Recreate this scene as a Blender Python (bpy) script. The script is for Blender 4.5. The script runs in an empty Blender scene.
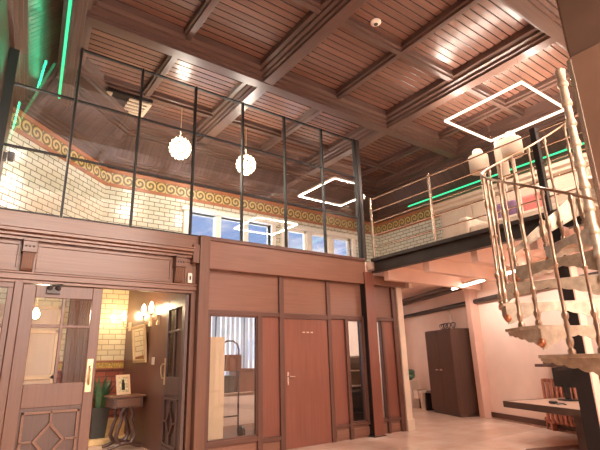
import bpy, math, random
from mathutils import Vector, Matrix
R = math.radians
random.seed(7)
SC = bpy.context.scene
COL = SC.collection

# ------------------------------------------------------------------ camera
def set_camera():
    yaw, pitch, roll = 0.9377053, 0.2876995, -0.0275879
    f = Vector((math.cos(pitch)*math.cos(yaw), math.cos(pitch)*math.sin(yaw), math.sin(pitch)))
    r = Vector((math.sin(yaw), -math.cos(yaw), 0))
    u = r.cross(f)
    r2 = r*math.cos(roll)+u*math.sin(roll)
    u2 = u*math.cos(roll)-r*math.sin(roll)
    m = Matrix((r2, u2, -f)).transposed().to_4x4()
    m.translation = Vector((0, 0, 1.3))
    cd = bpy.data.cameras.new('camera'); co = bpy.data.objects.new('camera', cd)
    COL.objects.link(co); co.matrix_world = m
    cd.sensor_width = 36; cd.lens = 36*458.26/600; cd.clip_start = 0.02
    SC.camera = co
set_camera()
# ------------------------------------------------------------------ sky
def set_world():
    w = bpy.data.worlds.new('sky'); SC.world = w; w.use_nodes = True
    n = w.node_tree.nodes; l = w.node_tree.links; n.clear()
    o = n.new('ShaderNodeOutputWorld'); b = n.new('ShaderNodeBackground')
    tc = n.new('ShaderNodeTexCoord'); nz = n.new('ShaderNodeTexNoise'); cr = n.new('ShaderNodeValToRGB')
    mp = n.new('ShaderNodeMapping'); mp.inputs['Scale'].default_value = (1, 1, 2.6)
    nz.inputs['Scale'].default_value = 5.5; nz.inputs['Detail'].default_value = 6
    cr.color_ramp.elements[0].position = .47; cr.color_ramp.elements[0].color = (.30, .44, .78, 1)
    cr.color_ramp.elements[1].position = .60; cr.color_ramp.elements[1].color = (1, .96, 1, 1)
    l.new(tc.outputs['Generated'], mp.inputs[0]); l.new(mp.outputs[0], nz.inputs['Vector'])
    l.new(nz.outputs['Fac'], cr.inputs[0]); l.new(cr.outputs[0], b.inputs['Color'])
    b.inputs['Strength'].default_value = 0.8
    l.new(b.outputs[0], o.inputs[0])
set_world()
SC.view_settings.view_transform = 'Standard'; SC.view_settings.look = 'None'
SC.view_settings.gamma = 1; SC.view_settings.use_curve_mapping = False
SC.view_settings.exposure = 1.02
SC.cycles.max_bounces = 10; SC.cycles.diffuse_bounces = 6; SC.cycles.glossy_bounces = 5
SC.cycles.transparent_max_bounces = 16; SC.cycles.transmission_bounces = 6
SC.cycles.use_denoising = True; SC.cycles.use_adaptive_sampling = False; SC.cycles.caustics_reflective = False; SC.cycles.caustics_refractive = False; SC.cycles.sample_clamp_indirect = 6

def area(name, loc, rot, sx, sy, e, col):
    d = bpy.data.lights.new(name, 'AREA'); d.shape = 'RECTANGLE'; d.size = sx; d.size_y = sy
    d.energy = e; d.color = col
    o = bpy.data.objects.new(name, d); COL.objects.link(o); o.location = loc; o.rotation_euler = rot
    return o
def point(name, loc, e, col, rad=.05):
    d = bpy.data.lights.new(name, 'POINT'); d.energy = e; d.color = col; d.shadow_soft_size = rad
    o = bpy.data.objects.new(name, d); COL.objects.link(o); o.location = loc
    return o
WARM = (1, .84, .72)
# daylight through the tall windows behind the photographer
area('daylight_rear', (3.4, -5.9, 2.9), (R(90), 0, 0), 8.6, 3.6, 330, (1, .88, .80))
# daylight through the windows of the back wall
area('daylight_back', (5.2, 10.4, 4.4), (R(-90), 0, 0), 5, 1.4, 60, (.85, .92, 1))

# ------------------------------------------------------------------ materials
def srgb(h):
    if isinstance(h, tuple): c = [v/255 for v in h]
    else: c = [int(h[i:i+2], 16)/255 for i in (1, 3, 5)]
    return tuple((v/12.92 if v <= .04045 else ((v+.055)/1.055)**2.4) for v in c)
def base_mat(name):
    m = bpy.data.materials.new(name); m.use_nodes = True
    nt = m.node_tree; p = nt.nodes['Principled BSDF']
    return m, nt, p
def mixcol(nt, fac, a, b):
    x = nt.nodes.new('ShaderNodeMix'); x.data_type = 'RGBA'
    for s, v in ((0, fac), (6, a), (7, b)):
        if hasattr(v, 'is_linked'): nt.links.new(v, x.inputs[s])
        else: x.inputs[s].default_value = v if s == 0 else (*v, 1)
    return x.outputs[2]
def mth(nt, op, a, b=None):
    x = nt.nodes.new('ShaderNodeMath'); x.operation = op
    for i, v in enumerate((a, b)):
        if v is None: continue
        if hasattr(v, 'is_linked'): nt.links.new(v, x.inputs[i])
        else: x.inputs[i].default_value = v
    return x.outputs[0]
def noise(nt, vec, scale, detail=4, mp=(1, 1, 1)):
    g = nt.nodes.new('ShaderNodeMapping'); g.inputs['Scale'].default_value = mp
    nt.links.new(vec, g.inputs[0])
    n = nt.nodes.new('ShaderNodeTexNoise'); n.inputs['Scale'].default_value = scale; n.inputs['Detail'].default_value = detail
    nt.links.new(g.outputs[0], n.inputs['Vector'])
    return n.outputs['Fac']
def ramp(nt, v, lo, hi):
    r = nt.nodes.new('ShaderNodeMapRange'); nt.links.new(v, r.inputs[0])
    r.inputs[1].default_value = lo; r.inputs[2].default_value = hi
    return r.outputs[0]
def bump(nt, p, h, s, d=.01):
    b = nt.nodes.new('ShaderNodeBump'); b.inputs['Strength'].default_value = s; b.inputs['Distance'].default_value = d
    nt.links.new(h, b.inputs['Height']); nt.links.new(b.outputs[0], p.inputs['Normal'])
def tex(nt, out='UV'):
    return nt.nodes.new('ShaderNodeTexCoord').outputs[out]
def plain(name, c, rough=.5, metal=0, var=.12, scale=6, bmp=0.0, coat=0):
    m, nt, p = base_mat(name); c = srgb(c)
    f = ramp(nt, noise(nt, tex(nt, 'Object'), scale, 5), .3, .7)
    d = tuple(v*(1-var) for v in c); b = tuple(min(1, v*(1+var)) for v in c)
    nt.links.new(mixcol(nt, f, d, b), p.inputs['Base Color'])
    p.inputs['Roughness'].default_value = rough; p.inputs['Metallic'].default_value = metal
    p.inputs['Coat Weight'].default_value = coat
    if bmp: bump(nt, p, noise(nt, tex(nt, 'Object'), scale*6, 3), bmp)
    return m
def wood(name, c, c2, grain='h', rough=.38, plank=None, gap=.035, gapcol=None, coat=.15):
    m, nt, p = base_mat(name); uv = tex(nt)
    st = (.8, 26, 1) if grain == 'h' else (26, .8, 1)
    g1 = ramp(nt, noise(nt, uv, 1.6, 8, st), .15, .85)
    g2 = ramp(nt, noise(nt, uv, .9, 3, (1, 1, 1)), .3, .7)
    col = mixcol(nt, g1, srgb(c), srgb(c2))
    k = nt.nodes.new('ShaderNodeMix'); k.data_type = 'RGBA'; k.blend_type = 'MULTIPLY'
    nt.links.new(mth(nt, 'MULTIPLY', g2, .35), k.inputs[0]); nt.links.new(col, k.inputs[6]); k.inputs[7].default_value = (.62, .6, .6, 1)
    col = k.outputs[2]
    if plank:
        sp = nt.nodes.new('ShaderNodeSeparateXYZ'); nt.links.new(uv, sp.inputs[0])
        t = mth(nt, 'DIVIDE', sp.outputs[1 if plank[0] == 'v' else 0], plank[1])
        fr = mth(nt, 'FRACT', t); fl = mth(nt, 'FLOOR', t)
        wn = nt.nodes.new('ShaderNodeTexWhiteNoise'); wn.noise_dimensions = '1D'; nt.links.new(fl, wn.inputs['W'])
        hs = nt.nodes.new('ShaderNodeHueSaturation'); nt.links.new(mth(nt, 'ADD', mth(nt, 'MULTIPLY', wn.outputs[0], .35), .82), hs.inputs['Value'])
        nt.links.new(col, hs.inputs['Color']); col = hs.outputs[0]
        e = mth(nt, 'ABSOLUTE', mth(nt, 'SUBTRACT', fr, .5))
        line = mth(nt, 'GREATER_THAN', e, .5-gap)
        col = mixcol(nt, line, col, srgb(gapcol or (30, 20, 16)))
        bump(nt, p, ramp(nt, e, .5, .5-gap*1.6), .8, .012)
    else:
        bump(nt, p, g1, .08, .004)
    nt.links.new(col, p.inputs['Base Color'])
    p.inputs['Roughness'].default_value = rough; p.inputs['Coat Weight'].default_value = coat; p.inputs['Coat Roughness'].default_value = .25
    return m
def bricks(name, c1, c2, mortar, bw, bh, rough=.22):
    m, nt, p = base_mat(name); uv = tex(nt)
    b = nt.nodes.new('ShaderNodeTexBrick'); nt.links.new(uv, b.inputs['Vector'])
    b.inputs['Color1'].default_value = (*srgb(c1), 1); b.inputs['Color2'].default_value = (*srgb(c2), 1); b.inputs['Mortar'].default_value = (*srgb(mortar), 1)
    b.inputs['Scale'].default_value = 1; b.inputs['Brick Width'].default_value = bw; b.inputs['Row Height'].default_value = bh
    b.inputs['Mortar Size'].default_value = .008; b.inputs['Mortar Smooth'].default_value = .1
    nt.links.new(b.outputs['Color'], p.inputs['Base Color'])
    inv = mth(nt, 'SUBTRACT', 1, b.outputs['Fac'])
    bump(nt, p, mth(nt, 'ADD', inv, mth(nt, 'MULTIPLY', noise(nt, uv, 9, 2), .3)), .5, .006)
    nt.links.new(ramp(nt, b.outputs['Fac'], -.4, 2.2), p.inputs['Roughness'])
    p.inputs['Roughness'].default_value = rough
    return m
def glow(name, c, s):
    m, nt, p = base_mat(name)
    p.inputs['Base Color'].default_value = (*c, 1); p.inputs['Emission Color'].default_value = (*c, 1)
    f = noise(nt, tex(nt, 'Object'), 3, 2)
    nt.links.new(mth(nt, 'MULTIPLY', mth(nt, 'ADD', mth(nt, 'MULTIPLY', f, .1), .95), s), p.inputs['Emission Strength'])
    return m
def glassy(name, tint=(1, 1, 1), ior=1.45, rough=.0, boost=0.0):
    m, nt, p = base_mat(name); nt.nodes.remove(p)
    t = nt.nodes.new('ShaderNodeBsdfTransparent'); t.inputs[0].default_value = (*tint, 1)
    g = nt.nodes.new('ShaderNodeBsdfGlossy'); g.inputs['Roughness'].default_value = rough
    fz = nt.nodes.new('ShaderNodeFresnel'); fz.inputs[0].default_value = ior
    x = nt.nodes.new('ShaderNodeMixShader')
    geo = nt.nodes.new('ShaderNodeNewGeometry')
    fac = mth(nt, 'MULTIPLY', mth(nt, 'ADD', fz.outputs[0], boost), mth(nt, 'SUBTRACT', 1, geo.outputs['Backfacing']))
    nt.links.new(fac, x.inputs[0]); nt.links.new(t.outputs[0], x.inputs[1]); nt.links.new(g.outputs[0], x.inputs[2])
    o = [q for q in nt.nodes if q.type == 'OUTPUT_MATERIAL'][0]; nt.links.new(x.outputs[0], o.inputs[0])
    return m
def frieze_mat():
    m, nt, p = base_mat('frieze_scrolls'); uv = tex(nt)
    sp = nt.nodes.new('ShaderNodeSeparateXYZ'); nt.links.new(uv, sp.inputs[0])
    u = mth(nt, 'SUBTRACT', mth(nt, 'FRACT', mth(nt, 'DIVIDE', sp.outputs[0], .24)), .5)
    v = mth(nt, 'SUBTRACT', mth(nt, 'FRACT', mth(nt, 'DIVIDE', mth(nt, 'SUBTRACT', sp.outputs[1], 5.05), .24)), .5)
    d = mth(nt, 'SQRT', mth(nt, 'ADD', mth(nt, 'MULTIPLY', u, u), mth(nt, 'MULTIPLY', v, v)))
    an = mth(nt, 'ARCTAN2', v, u)
    s = mth(nt, 'SINE', mth(nt, 'ADD', mth(nt, 'MULTIPLY', d, 17), an))
    k = ramp(nt, mth(nt, 'ADD', s, mth(nt, 'MULTIPLY', noise(nt, uv, 22, 3), .5)), .1, .5)
    nt.links.new(mixcol(nt, k, srgb((112, 98, 58)), srgb((208, 182, 126))), p.inputs['Base Color'])
    bump(nt, p, k, .6, .01); p.inputs['Roughness'].default_value = .3
    return m
def floor_mat():
    m, nt, p = base_mat('floor_stone'); uv = tex(nt)
    b = nt.nodes.new('ShaderNodeTexBrick'); nt.links.new(uv, b.inputs['Vector']); b.offset = 0
    b.inputs['Color1'].default_value = (*srgb((232, 208, 190)), 1); b.inputs['Color2'].default_value = (*srgb((218, 190, 170)), 1)
    b.inputs['Mortar'].default_value = (*srgb((190, 160, 140)), 1); b.inputs['Scale'].default_value = 1
    b.inputs['Brick Width'].default_value = .6; b.inputs['Row Height'].default_value = .6; b.inputs['Mortar Size'].default_value = .004
    n = ramp(nt, noise(nt, uv, 2.2, 8), .35, .7)
    nt.links.new(mixcol(nt, mth(nt, 'MULTIPLY', n, .45), b.outputs['Color'], srgb((200, 150, 128))), p.inputs['Base Color'])
    p.inputs['Roughness'].default_value = .22
    return m
M = {}
M['facade_h'] = wood('facade_wood_across', (119, 79, 63), (140, 99, 81), 'h', .34)
M['facade_v'] = wood('facade_wood_upright', (117, 67, 54), (137, 86, 70), 'v', .34)
M['frame_v'] = wood('facade_frame_upright', (81, 49, 40), (106, 70, 57), 'v', .36)
M['frame_h'] = wood('facade_frame_across', (81, 49, 40), (106, 70, 57), 'h', .36)
M['portal_h'] = wood('portal_wood_across', (104, 66, 46), (134, 94, 70), 'h', .36)
M['portal_v'] = wood('portal_wood_upright', (94, 58, 41), (120, 82, 61), 'v', .36)
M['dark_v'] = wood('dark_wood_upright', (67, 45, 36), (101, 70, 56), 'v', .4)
M['planks'] = wood('ceiling_planks', (102, 70, 59), (132, 95, 80), 'h', .26, ('v', .135), .06, (31, 21, 17))
M['cove'] = wood('cove_planks', (74, 54, 49), (101, 77, 69), 'v', .34, ('u', .095), .05, (41, 29, 24))
M['beam_v'] = wood('beam_wood_along', (76, 56, 49), (104, 79, 69), 'v', .32, coat=.12)
M['beam_h'] = wood('beam_wood_across', (76, 56, 49), (104, 79, 69), 'h', .32, coat=.12)
M['tile'] = bricks('white_glazed_brick', (226, 224, 208), (214, 210, 188), (104, 96, 78), .24, .1)
M['vtile'] = bricks('yellow_glazed_brick', (230, 218, 184), (220, 206, 168), (170, 152, 118), .24, .1)
M['rtile'] = bricks('red_glazed_brick', (164, 92, 70), (146, 76, 58), (96, 48, 36), .24, .1)
M['terracotta'] = plain('terracotta_border', (168, 108, 76), .35)
M['frieze'] = frieze_mat()
M['gold_band'] = plain('gold_band', (196, 164, 84), .35, 0, .5, 30)
M['floor'] = floor_mat()
M['salmon'] = plain('salmon_plaster', (236, 212, 196), .7, 0, .05, 2)
M['pilaster'] = plain('pilaster_paint', (212, 174, 156), .55, 0, .06, 2)
M['frame_white'] = plain('window_white', (246, 240, 230), .4, 0, .03, 3)
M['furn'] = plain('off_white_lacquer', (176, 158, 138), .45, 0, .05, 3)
M['soffit'] = plain('soffit_paint', (232, 202, 186), .6, 0, .06, 2)
M['cream'] = plain('cream_paint', (212, 190, 168), .5, 0, .05, 3)
M['white'] = plain('white_paint', (200, 184, 164), .4, 0, .04, 3)
M['steel'] = plain('dark_steel', (62, 54, 50), .38, .35, .2, 4)
M['steel_black'] = plain('black_steel', (36, 30, 28), .4, .3, .2, 4)
M['column'] = plain('brown_painted_steel', (86, 66, 54), .4, .1, .15, 3)
M['column2'] = plain('taupe_painted_steel', (112, 86, 70), .35, .1, .12, 3)
M['muntin'] = plain('black_glazing_bar', (14, 12, 12), .5, 0, .15, 4)
M['inox'] = plain('brushed_rail', (206, 186, 168), .25, .9, .08, 10)
M['brass'] = plain('aged_brass', (164, 138, 116), .3, .8, .2, 14)
M['iron'] = plain('patinated_iron', (170, 150, 128), .42, .45, .22, 16, .25)
M['copper'] = plain('copper_ball', (180, 112, 78), .3, .7, .15, 9)
M['gold'] = plain('polished_brass', (208, 182, 140), .3, .7, .1, 9)
M['chrome'] = plain('satin_chrome', (214, 200, 190), .2, .9, .08, 9)
M['glass'] = glassy('clear_glass', (.97, .985, .975), 1.65, 0, .12)
M['door_glass'] = glassy('door_glass', (.97, .96, .93), 1.2, 0, .0)
M['dark_glass'] = glassy('office_glass', (.9, .9, .9), 1.5, 0, .04)
M['mirror'] = plain('mirror_silver', (230, 224, 214), .03, 1, .02)
M['led'] = glow('led_profile_glow', (1, .78, .62), 1.15)
M['tube'] = glow('tube_glow', (1, .80, .66), 9)
M['green'] = glow('green_led_glow', (.03, .55, .22), 1.0)
M['bulb'] = glow('bulb_glow', (1, .80, .46), 14)
M['crystal'] = glow('lit_crystal', (1, .84, .60), 1.8)
M['leaf'] = plain('plant_leaf', (66, 92, 60), .4, 0, .35, 9)
M['leaf2'] = plain('outdoor_foliage', (70, 96, 74), .6, 0, .4, 6)
M['soil'] = plain('soil', (58, 42, 32), .9, 0, .3, 20, .5)
M['pot'] = plain('dark_planter', (66, 62, 54), .5, 0, .12, 8)
M['stone'] = plain('cream_step_stone', (226, 196, 140), .4, 0, .15, 8)
M['wardrobe'] = wood('wardrobe_wood', (76, 49, 38), (97, 67, 52), 'v', .6, coat=0)
M['desk'] = wood('desk_wood', (176, 144, 122), (200, 168, 146), 'h', .4)
M['deskedge'] = plain('dark_desk_edge', (88, 68, 56), .45)
M['radiator'] = plain('copper_painted_radiator', (190, 124, 100), .4, .2, .12, 9)
M['black'] = plain('black_plastic', (30, 28, 27), .4, 0, .1)
M['white_plastic'] = plain('white_plastic', (236, 226, 212), .4, 0, .04)
M['bottle'] = plain('green_water_bottle', (96, 142, 116), .12, 0, .2, 9)
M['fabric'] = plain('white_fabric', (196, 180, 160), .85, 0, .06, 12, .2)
M['pink'] = plain('pink_fabric', (206, 120, 112), .85, 0, .1, 12, .2)
M['purple'] = plain('purple_fabric', (126, 96, 124), .85, 0, .1, 12, .2)
M['print'] = plain('framed_print', (214, 196, 160), .5, 0, .6, 26)
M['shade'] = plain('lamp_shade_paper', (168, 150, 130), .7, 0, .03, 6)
M['rug'] = plain('brown_mat', (120, 76, 60), .9, 0, .2, 30, .3)
M['blind'] = plain('vertical_blind', (186, 204, 226), .6, 0, .08, 4)
M['beige_panel'] = plain('beige_cabinet', (226, 198, 162), .5, 0, .05, 3)
M['office_floor'] = wood('office_floor', (112, 72, 54), (142, 98, 76), 'h', .3, ('v', .15), .03)
M['brown_box'] = plain('brown_box', (136, 84, 62), .6, 0, .15, 5)

# ------------------------------------------------------------------ mesh helpers
class MB:
    def __init__(s): s.v = []; s.f = []; s.sm = []
    def add(s, vs, fs, smooth=False):
        b = len(s.v); s.v += [tuple(v) for v in vs]
        for f in fs: s.f.append(tuple(b+i for i in f)); s.sm.append(smooth)
        return s
    def box(s, x0, x1, y0, y1, z0, z1, m=None):
        vs = [Vector((x, y, z)) for z in (z0, z1) for y in (y0, y1) for x in (x0, x1)]
        if m is not None: vs = [m @ v for v in vs]
        return s.add(vs, [(0, 2, 3, 1), (4, 5, 7, 6), (0, 1, 5, 4), (2, 6, 7, 3), (0, 4, 6, 2), (1, 3, 7, 5)])
    def prism(s, poly, a0, a1, axis='y', m=None):
        n = len(poly)
        def pt(p, a):
            v = {'y': (p[0], a, p[1]), 'x': (a, p[0], p[1]), 'z': (p[0], p[1], a)}[axis]
            return m @ Vector(v) if m is not None else Vector(v)
        area2 = sum(poly[i][0]*poly[(i+1) % n][1]-poly[(i+1) % n][0]*poly[i][1] for i in range(n))
        vs = [pt(p, a0) for p in poly]+[pt(p, a1) for p in poly]
        fs = [tuple(range(n))[::-1], tuple(range(n, 2*n))]+[(i, (i+1) % n, n+(i+1) % n, n+i) for i in range(n)]
        flip = (area2 < 0) != (axis == 'y')
        if a1 < a0: flip = not flip
        if flip: fs = [f[::-1] for f in fs]
        return s.add(vs, fs)
    def tube(s, pts, r, n=8, closed=False):
        pts = [Vector(p) for p in pts]; k = len(pts)
        rs = r if isinstance(r, (list, tuple)) else [r]*k
        vs = []; prev = None
        for i, p in enumerate(pts):
            a = pts[(i-1) % k] if (closed or i > 0) else p
            b = pts[(i+1) % k] if (closed or i < k-1) else p
            t = (b-a).normalized()
            if prev is None:
                q = Vector((0, 0, 1)) if abs(t.z) < .9 else Vector((1, 0, 0))
                prev = t.cross(q).normalized()
            else:
                prev = (prev-t*prev.dot(t)); prev.normalize()
            c = t.cross(prev)
            for j in range(n):
                an = 2*math.pi*j/n
                vs.append(p+(prev*math.cos(an)+c*math.sin(an))*rs[i])
        fs = []
        for i in range(k if closed else k-1):
            for j in range(n):
                i2 = (i+1) % k; j2 = (j+1) % n
                fs.append((i*n+j, i*n+j2, i2*n+j2, i2*n+j))
        s.add(vs, fs, True)
        if not closed:
            b = len(s.v)-len(vs)
            s.f.append(tuple(b+j for j in range(n))[::-1]); s.sm.append(False)
            s.f.append(tuple(b+(k-1)*n+j for j in range(n))); s.sm.append(False)
        return s
    def lathe(s, prof, c=(0, 0, 0), n=16):
        k = len(prof); vs = []
        for r, z in prof:
            for j in range(n):
                a = 2*math.pi*j/n; vs.append((c[0]+r*math.cos(a), c[1]+r*math.sin(a), c[2]+z))
        fs = []
        for i in range(k-1):
            for j in range(n):
                j2 = (j+1) % n; fs.append((i*n+j, i*n+j2, (i+1)*n+j2, (i+1)*n+j))
        fs.append(tuple(range(n))[::-1]); fs.append(tuple((k-1)*n+j for j in range(n)))
        return s.add(vs, fs, True)
    def ball(s, c, r, n=10, sz=1):
        return s.lathe([(max(.001, r*math.sin(math.pi*i/n)), -r*sz*math.cos(math.pi*i/n)) for i in range(n+1)], c, max(8, n))
    def sweep(s, path, prof):
        """prof: (offset to the left of the travel direction, z)"""
        P = [Vector(p) for p in path]; k = len(P); nn = []
        for i in range(k):
            ns = []
            if i > 0: d = (P[i]-P[i-1]).normalized(); ns.append(Vector((-d.y, d.x)))
            if i < k-1: d = (P[i+1]-P[i]).normalized(); ns.append(Vector((-d.y, d.x)))
            a = sum(ns, Vector((0, 0)))/len(ns)
            nn.append(a/a.length_squared)
        m = len(prof); vs = []
        for i in range(k):
            for o, z in prof: q = P[i]+nn[i]*o; vs.append((q.x, q.y, z))
        fs = []
        for i in range(k-1):
            for j in range(m-1): fs.append((i*m+j, (i+1)*m+j, (i+1)*m+j+1, i*m+j+1))
        return s.add(vs, fs)
    def build(s, name, mat, parent=None, world=False, bevel=0, flat_uv=True):
        me = bpy.data.meshes.new(name)
        off = Vector((0, 0, 0))
        if world and parent is not None:
            q = parent
            while q is not None: off += Vector(q.location); q = q.parent
        me.from_pydata([Vector(v)-off for v in s.v], [], s.f)
        uvl = me.uv_layers.new(name='uv')
        for p, sm in zip(me.polygons, s.sm):
            n = p.normal
            if abs(n.z) > .85: t = None
            else:
                t = Vector((-n.y, n.x, 0)); t.normalize()
                if abs(t.x) >= abs(t.y): t = t if t.x > 0 else -t
                else: t = t if t.y > 0 else -t
            for li in p.loop_indices:
                co = Vector(s.v[me.loops[li].vertex_index])
                uvl.data[li].uv = (co.x, co.y) if t is None else (co.dot(t), co.z)
            p.use_smooth = sm
        if any(s.sm): me.set_sharp_from_angle(angle=R(40))
        me.materials.append(M[mat] if isinstance(mat, str) else mat)
        o = bpy.data.objects.new(name, me); COL.objects.link(o)
        if parent is not None: o.parent = parent
        if bevel:
            b = o.modifiers.new('bevel', 'BEVEL'); b.width = bevel; b.segments = 2; b.limit_method = 'ANGLE'; b.angle_limit = R(40)
        return o
def B(*a, **k): return MB().box(*a, **k)
def thing(name, label, cat, loc=(0, 0, 0), rz=0, group=None):
    o = bpy.data.objects.new(name, None); COL.objects.link(o); o.location = loc; o.rotation_euler = (0, 0, rz)
    o.empty_display_size = .1
    o['label'] = label; o['category'] = cat
    if group: o['group'] = group
    return o
def tag(o, label, cat, group=None):
    o['label'] = label; o['category'] = cat
    if group: o['group'] = group
    return o
def st(o):
    o['kind'] = 'structure'; return o
def stroot(name, loc=(0, 0, 0)):
    o = bpy.data.objects.new(name, None); COL.objects.link(o); o.location = loc; o.empty_display_size = .1
    return st(o)
def copy_tree(o, parent=None):
    c = o.copy(); COL.objects.link(c)
    if parent is not None: c.parent = parent
    for ch in list(o.children): copy_tree(ch, c)
    return c
TR = [0]
def trim(mb, mat, bevel=0):
    TR[0] += 1
    return st(mb.build('trim_%d' % TR[0], mat, bevel=bevel))

D = 6.36           # plane of the panelled front
ZG = 3.14          # gallery floor level
WA = R(66.8); WD = Vector((math.cos(WA), math.sin(WA), 0)); WP = Vector((9.56, 6.16, 0)); WN = Vector((-math.sin(WA), math.cos(WA), 0))
def wpt(s, t, z=0):   # along the skewed plaster wall, t metres out into the room
    return WP+WD*s+WN*t+Vector((0, 0, z))
WM = Matrix.Translation(WP) @ Matrix.Rotation(WA, 4, 'Z')   # local x along wall, +y into room

# ------------------------------------------------------------------ shell
st(B(-1.6, 12.2, -5.6, 10.4, -.1, 0).build('floor', 'floor'))
st(MB().prism([(6.36, -5.5), (11.9, -5.5), (11.9, 9.75), (6.36, 9.75)], 2.98, ZG, 'z').build('floor_gallery', 'soffit'))
st(MB().prism([(-.02, D+.1), (6.36, D+.1), (6.36, 9.75), (2.05, 9.75), (.17, 8.0)], 2.86, ZG, 'z').build('floor_mezzanine', 'soffit'))
st(B(-1.6, 10.5, -5.6, 10.4, 6.42, 6.5).build('ceiling', 'planks'))
LW0, LW1, DG1, BR, RW0 = Vector((-1.2, -4.5)), Vector((.17, 8.0)), Vector((2.05, 9.75)), Vector((10.2, 9.75)), Vector((10.2, -5.5))
def wall_between(name, p, q, z0, z1, mat, th=.2):
    d = (q-p).normalized(); n = Vector((-d.y, d.x))   # room on the right of p->q, wall body to the left
    a, b = p, q
    return st(MB().prism([(a.x, a.y), (b.x, b.y), (b.x+n.x*th, b.y+n.y*th), (a.x+n.x*th, a.y+n.y*th)], z0, z1, 'z').build(name, mat))
wall_between('wall_left', LW0, LW1, 0, 6.42, 'dark_v')
wall_between('wall_corner', LW1, DG1, ZG-.2, 6.42, 'tile')
# back wall with window openings
WIN = [(3.92, 6.2), (6.62, 9.0)]
WZ0, WZ1 = 3.5, 4.72
b = MB()
xs = [2.05, WIN[0][0], WIN[0][1], WIN[1][0], WIN[1][1], 10.4]
for i in range(0, 5, 2): b.box(xs[i], xs[i+1], 9.75, 9.95, ZG-.3, 6.42)
for w in WIN:
    b.box(w[0], w[1], 9.75, 9.95, ZG-.3, WZ0); b.box(w[0], w[1], 9.75, 9.95, WZ1, 6.42)
st(b.build('wall_back', 'tile'))
st(B(10.2, 10.4, -5.5, 9.75, ZG, 6.42).build('wall_right', 'tile'))
st(B(7.04, 12.2, 9.95, 10.15, 0, 3.14).build('wall_passage', 'salmon'))
# skewed plaster wall under the gallery
st(MB().box(-8, 4.3, -.2, 0, 0, 3.0, m=WM).build('wall_plaster', 'salmon'))
# rear wall with tall windows behind the photographer
b = MB(); b.box(-1.4, 10.4, -5.6, -5.4, 0, .5); b.box(-1.4, 10.4, -5.6, -5.4, 5.3, 6.42)
for x0, x1 in ((-1.4, -.8), (1.5, 2.1), (4.6, 5.2), (7.7, 10.4)): b.box(x0, x1, -5.6, -5.4, .5, 5.3)
st(b.build('wall_rear', 'salmon'))
for i, (x0, x1) in enumerate(((-.8, 1.5), (2.1, 4.6), (5.2, 7.7))):
    fr = MB()
    fr.box(x0, x1, -5.55, -5.45, .5, .58); fr.box(x0, x1, -5.55, -5.45, 5.22, 5.3); fr.box(x0, x1, -5.55, -5.45, 2.6, 2.68)
    for k in range(7):
        xx = x0+(x1-x0-.06)*k/6; fr.box(xx, xx+.06, -5.55, -5.45, .58, 5.22)
    st(fr.build('window_%d' % (i+4), 'dark_v'))

# ---- wood cornice, cove and tile frieze round the upper walls
path = [RW0, BR, DG1, LW1, LW0]
def sw(prof, p=None): return MB().sweep(p or path, prof)
trim(sw([(.0, 4.98), (.03, 4.98), (.03, 5.05), (.0, 5.05)], path[:4]), 'terracotta')
trim(sw([(.012, 5.05), (.012, 5.29)], path[:4]), 'frieze')
trim(sw([(.0, 5.29), (.03, 5.29), (.035, 5.37), (.0, 5.37)], path[:4]), 'terracotta')
trim(sw([(.0, 5.37), (.05, 5.38), (.05, 5.42), (.09, 5.44), (.09, 5.48), (.14, 5.5), (.14, 5.54), (.18, 5.56), (.18, 5.6)]), 'beam_h')
trim(sw([(.18, 5.6), (.25, 5.68), (.36, 5.8), (.46, 5.9), (.54, 5.97)]), 'cove')
trim(sw([(.54, 5.97), (.54, 6.0), (.6, 6.0), (.6, 6.06), (.64, 6.06), (.64, 6.1), (.84, 6.1), (.84, 6.16), (.89, 6.17), (.89, 6.24), (.94, 6.26), (.94, 6.42)]), 'beam_h')
# ---- ceiling beams
def bprof(c, w, zb):
    h = w/2
    return [(c-h, zb), (c+h, zb), (c+h, zb+.05), (c+h+.04, zb+.06), (c+h+.04, zb+.11), (c+h+.09, zb+.13), (c+h+.09, zb+.18), (c+h+.14, zb+.21), (c+h+.14, 6.44),
            (c-h-.14, 6.44), (c-h-.14, zb+.21), (c-h-.09, zb+.18), (c-h-.09, zb+.13), (c-h-.04, zb+.11), (c-h-.04, zb+.06), (c-h, zb+.05)]
def mprof(c, w, zb):
    h = w/2
    return [(c-h, zb), (c+h, zb), (c+h, zb+.05), (c+h+.035, zb+.06), (c+h+.035, 6.44), (c-h-.035, 6.44), (c-h-.035, zb+.06), (c-h, zb+.05)]
AY = (6.2, 2.45, -1.3); BX = (3.85, 7.0)
for x in BX: trim(MB().prism(bprof(x, .2, 6.1), -5.4, 9.0, 'y'), 'beam_v')
for y in AY: trim(MB().prism(bprof(y, .2, 6.09), -.6, 9.5, 'x'), 'beam_h')
trim(MB().prism(mprof(2.27, .09, 6.27), -5.4, 9.0, 'y'), 'beam_v')
trim(MB().prism(mprof(5.42, .09, 6.27), -5.4, 9.0, 'y'), 'beam_v')
trim(MB().prism(mprof(8.6, .09, 6.27), -5.4, 9.0, 'y'), 'beam_v')
for y in (8.0, 4.33, .55): trim(MB().prism(mprof(y, .09, 6.262), .2, 9.4, 'x'), 'beam_h')

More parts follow.
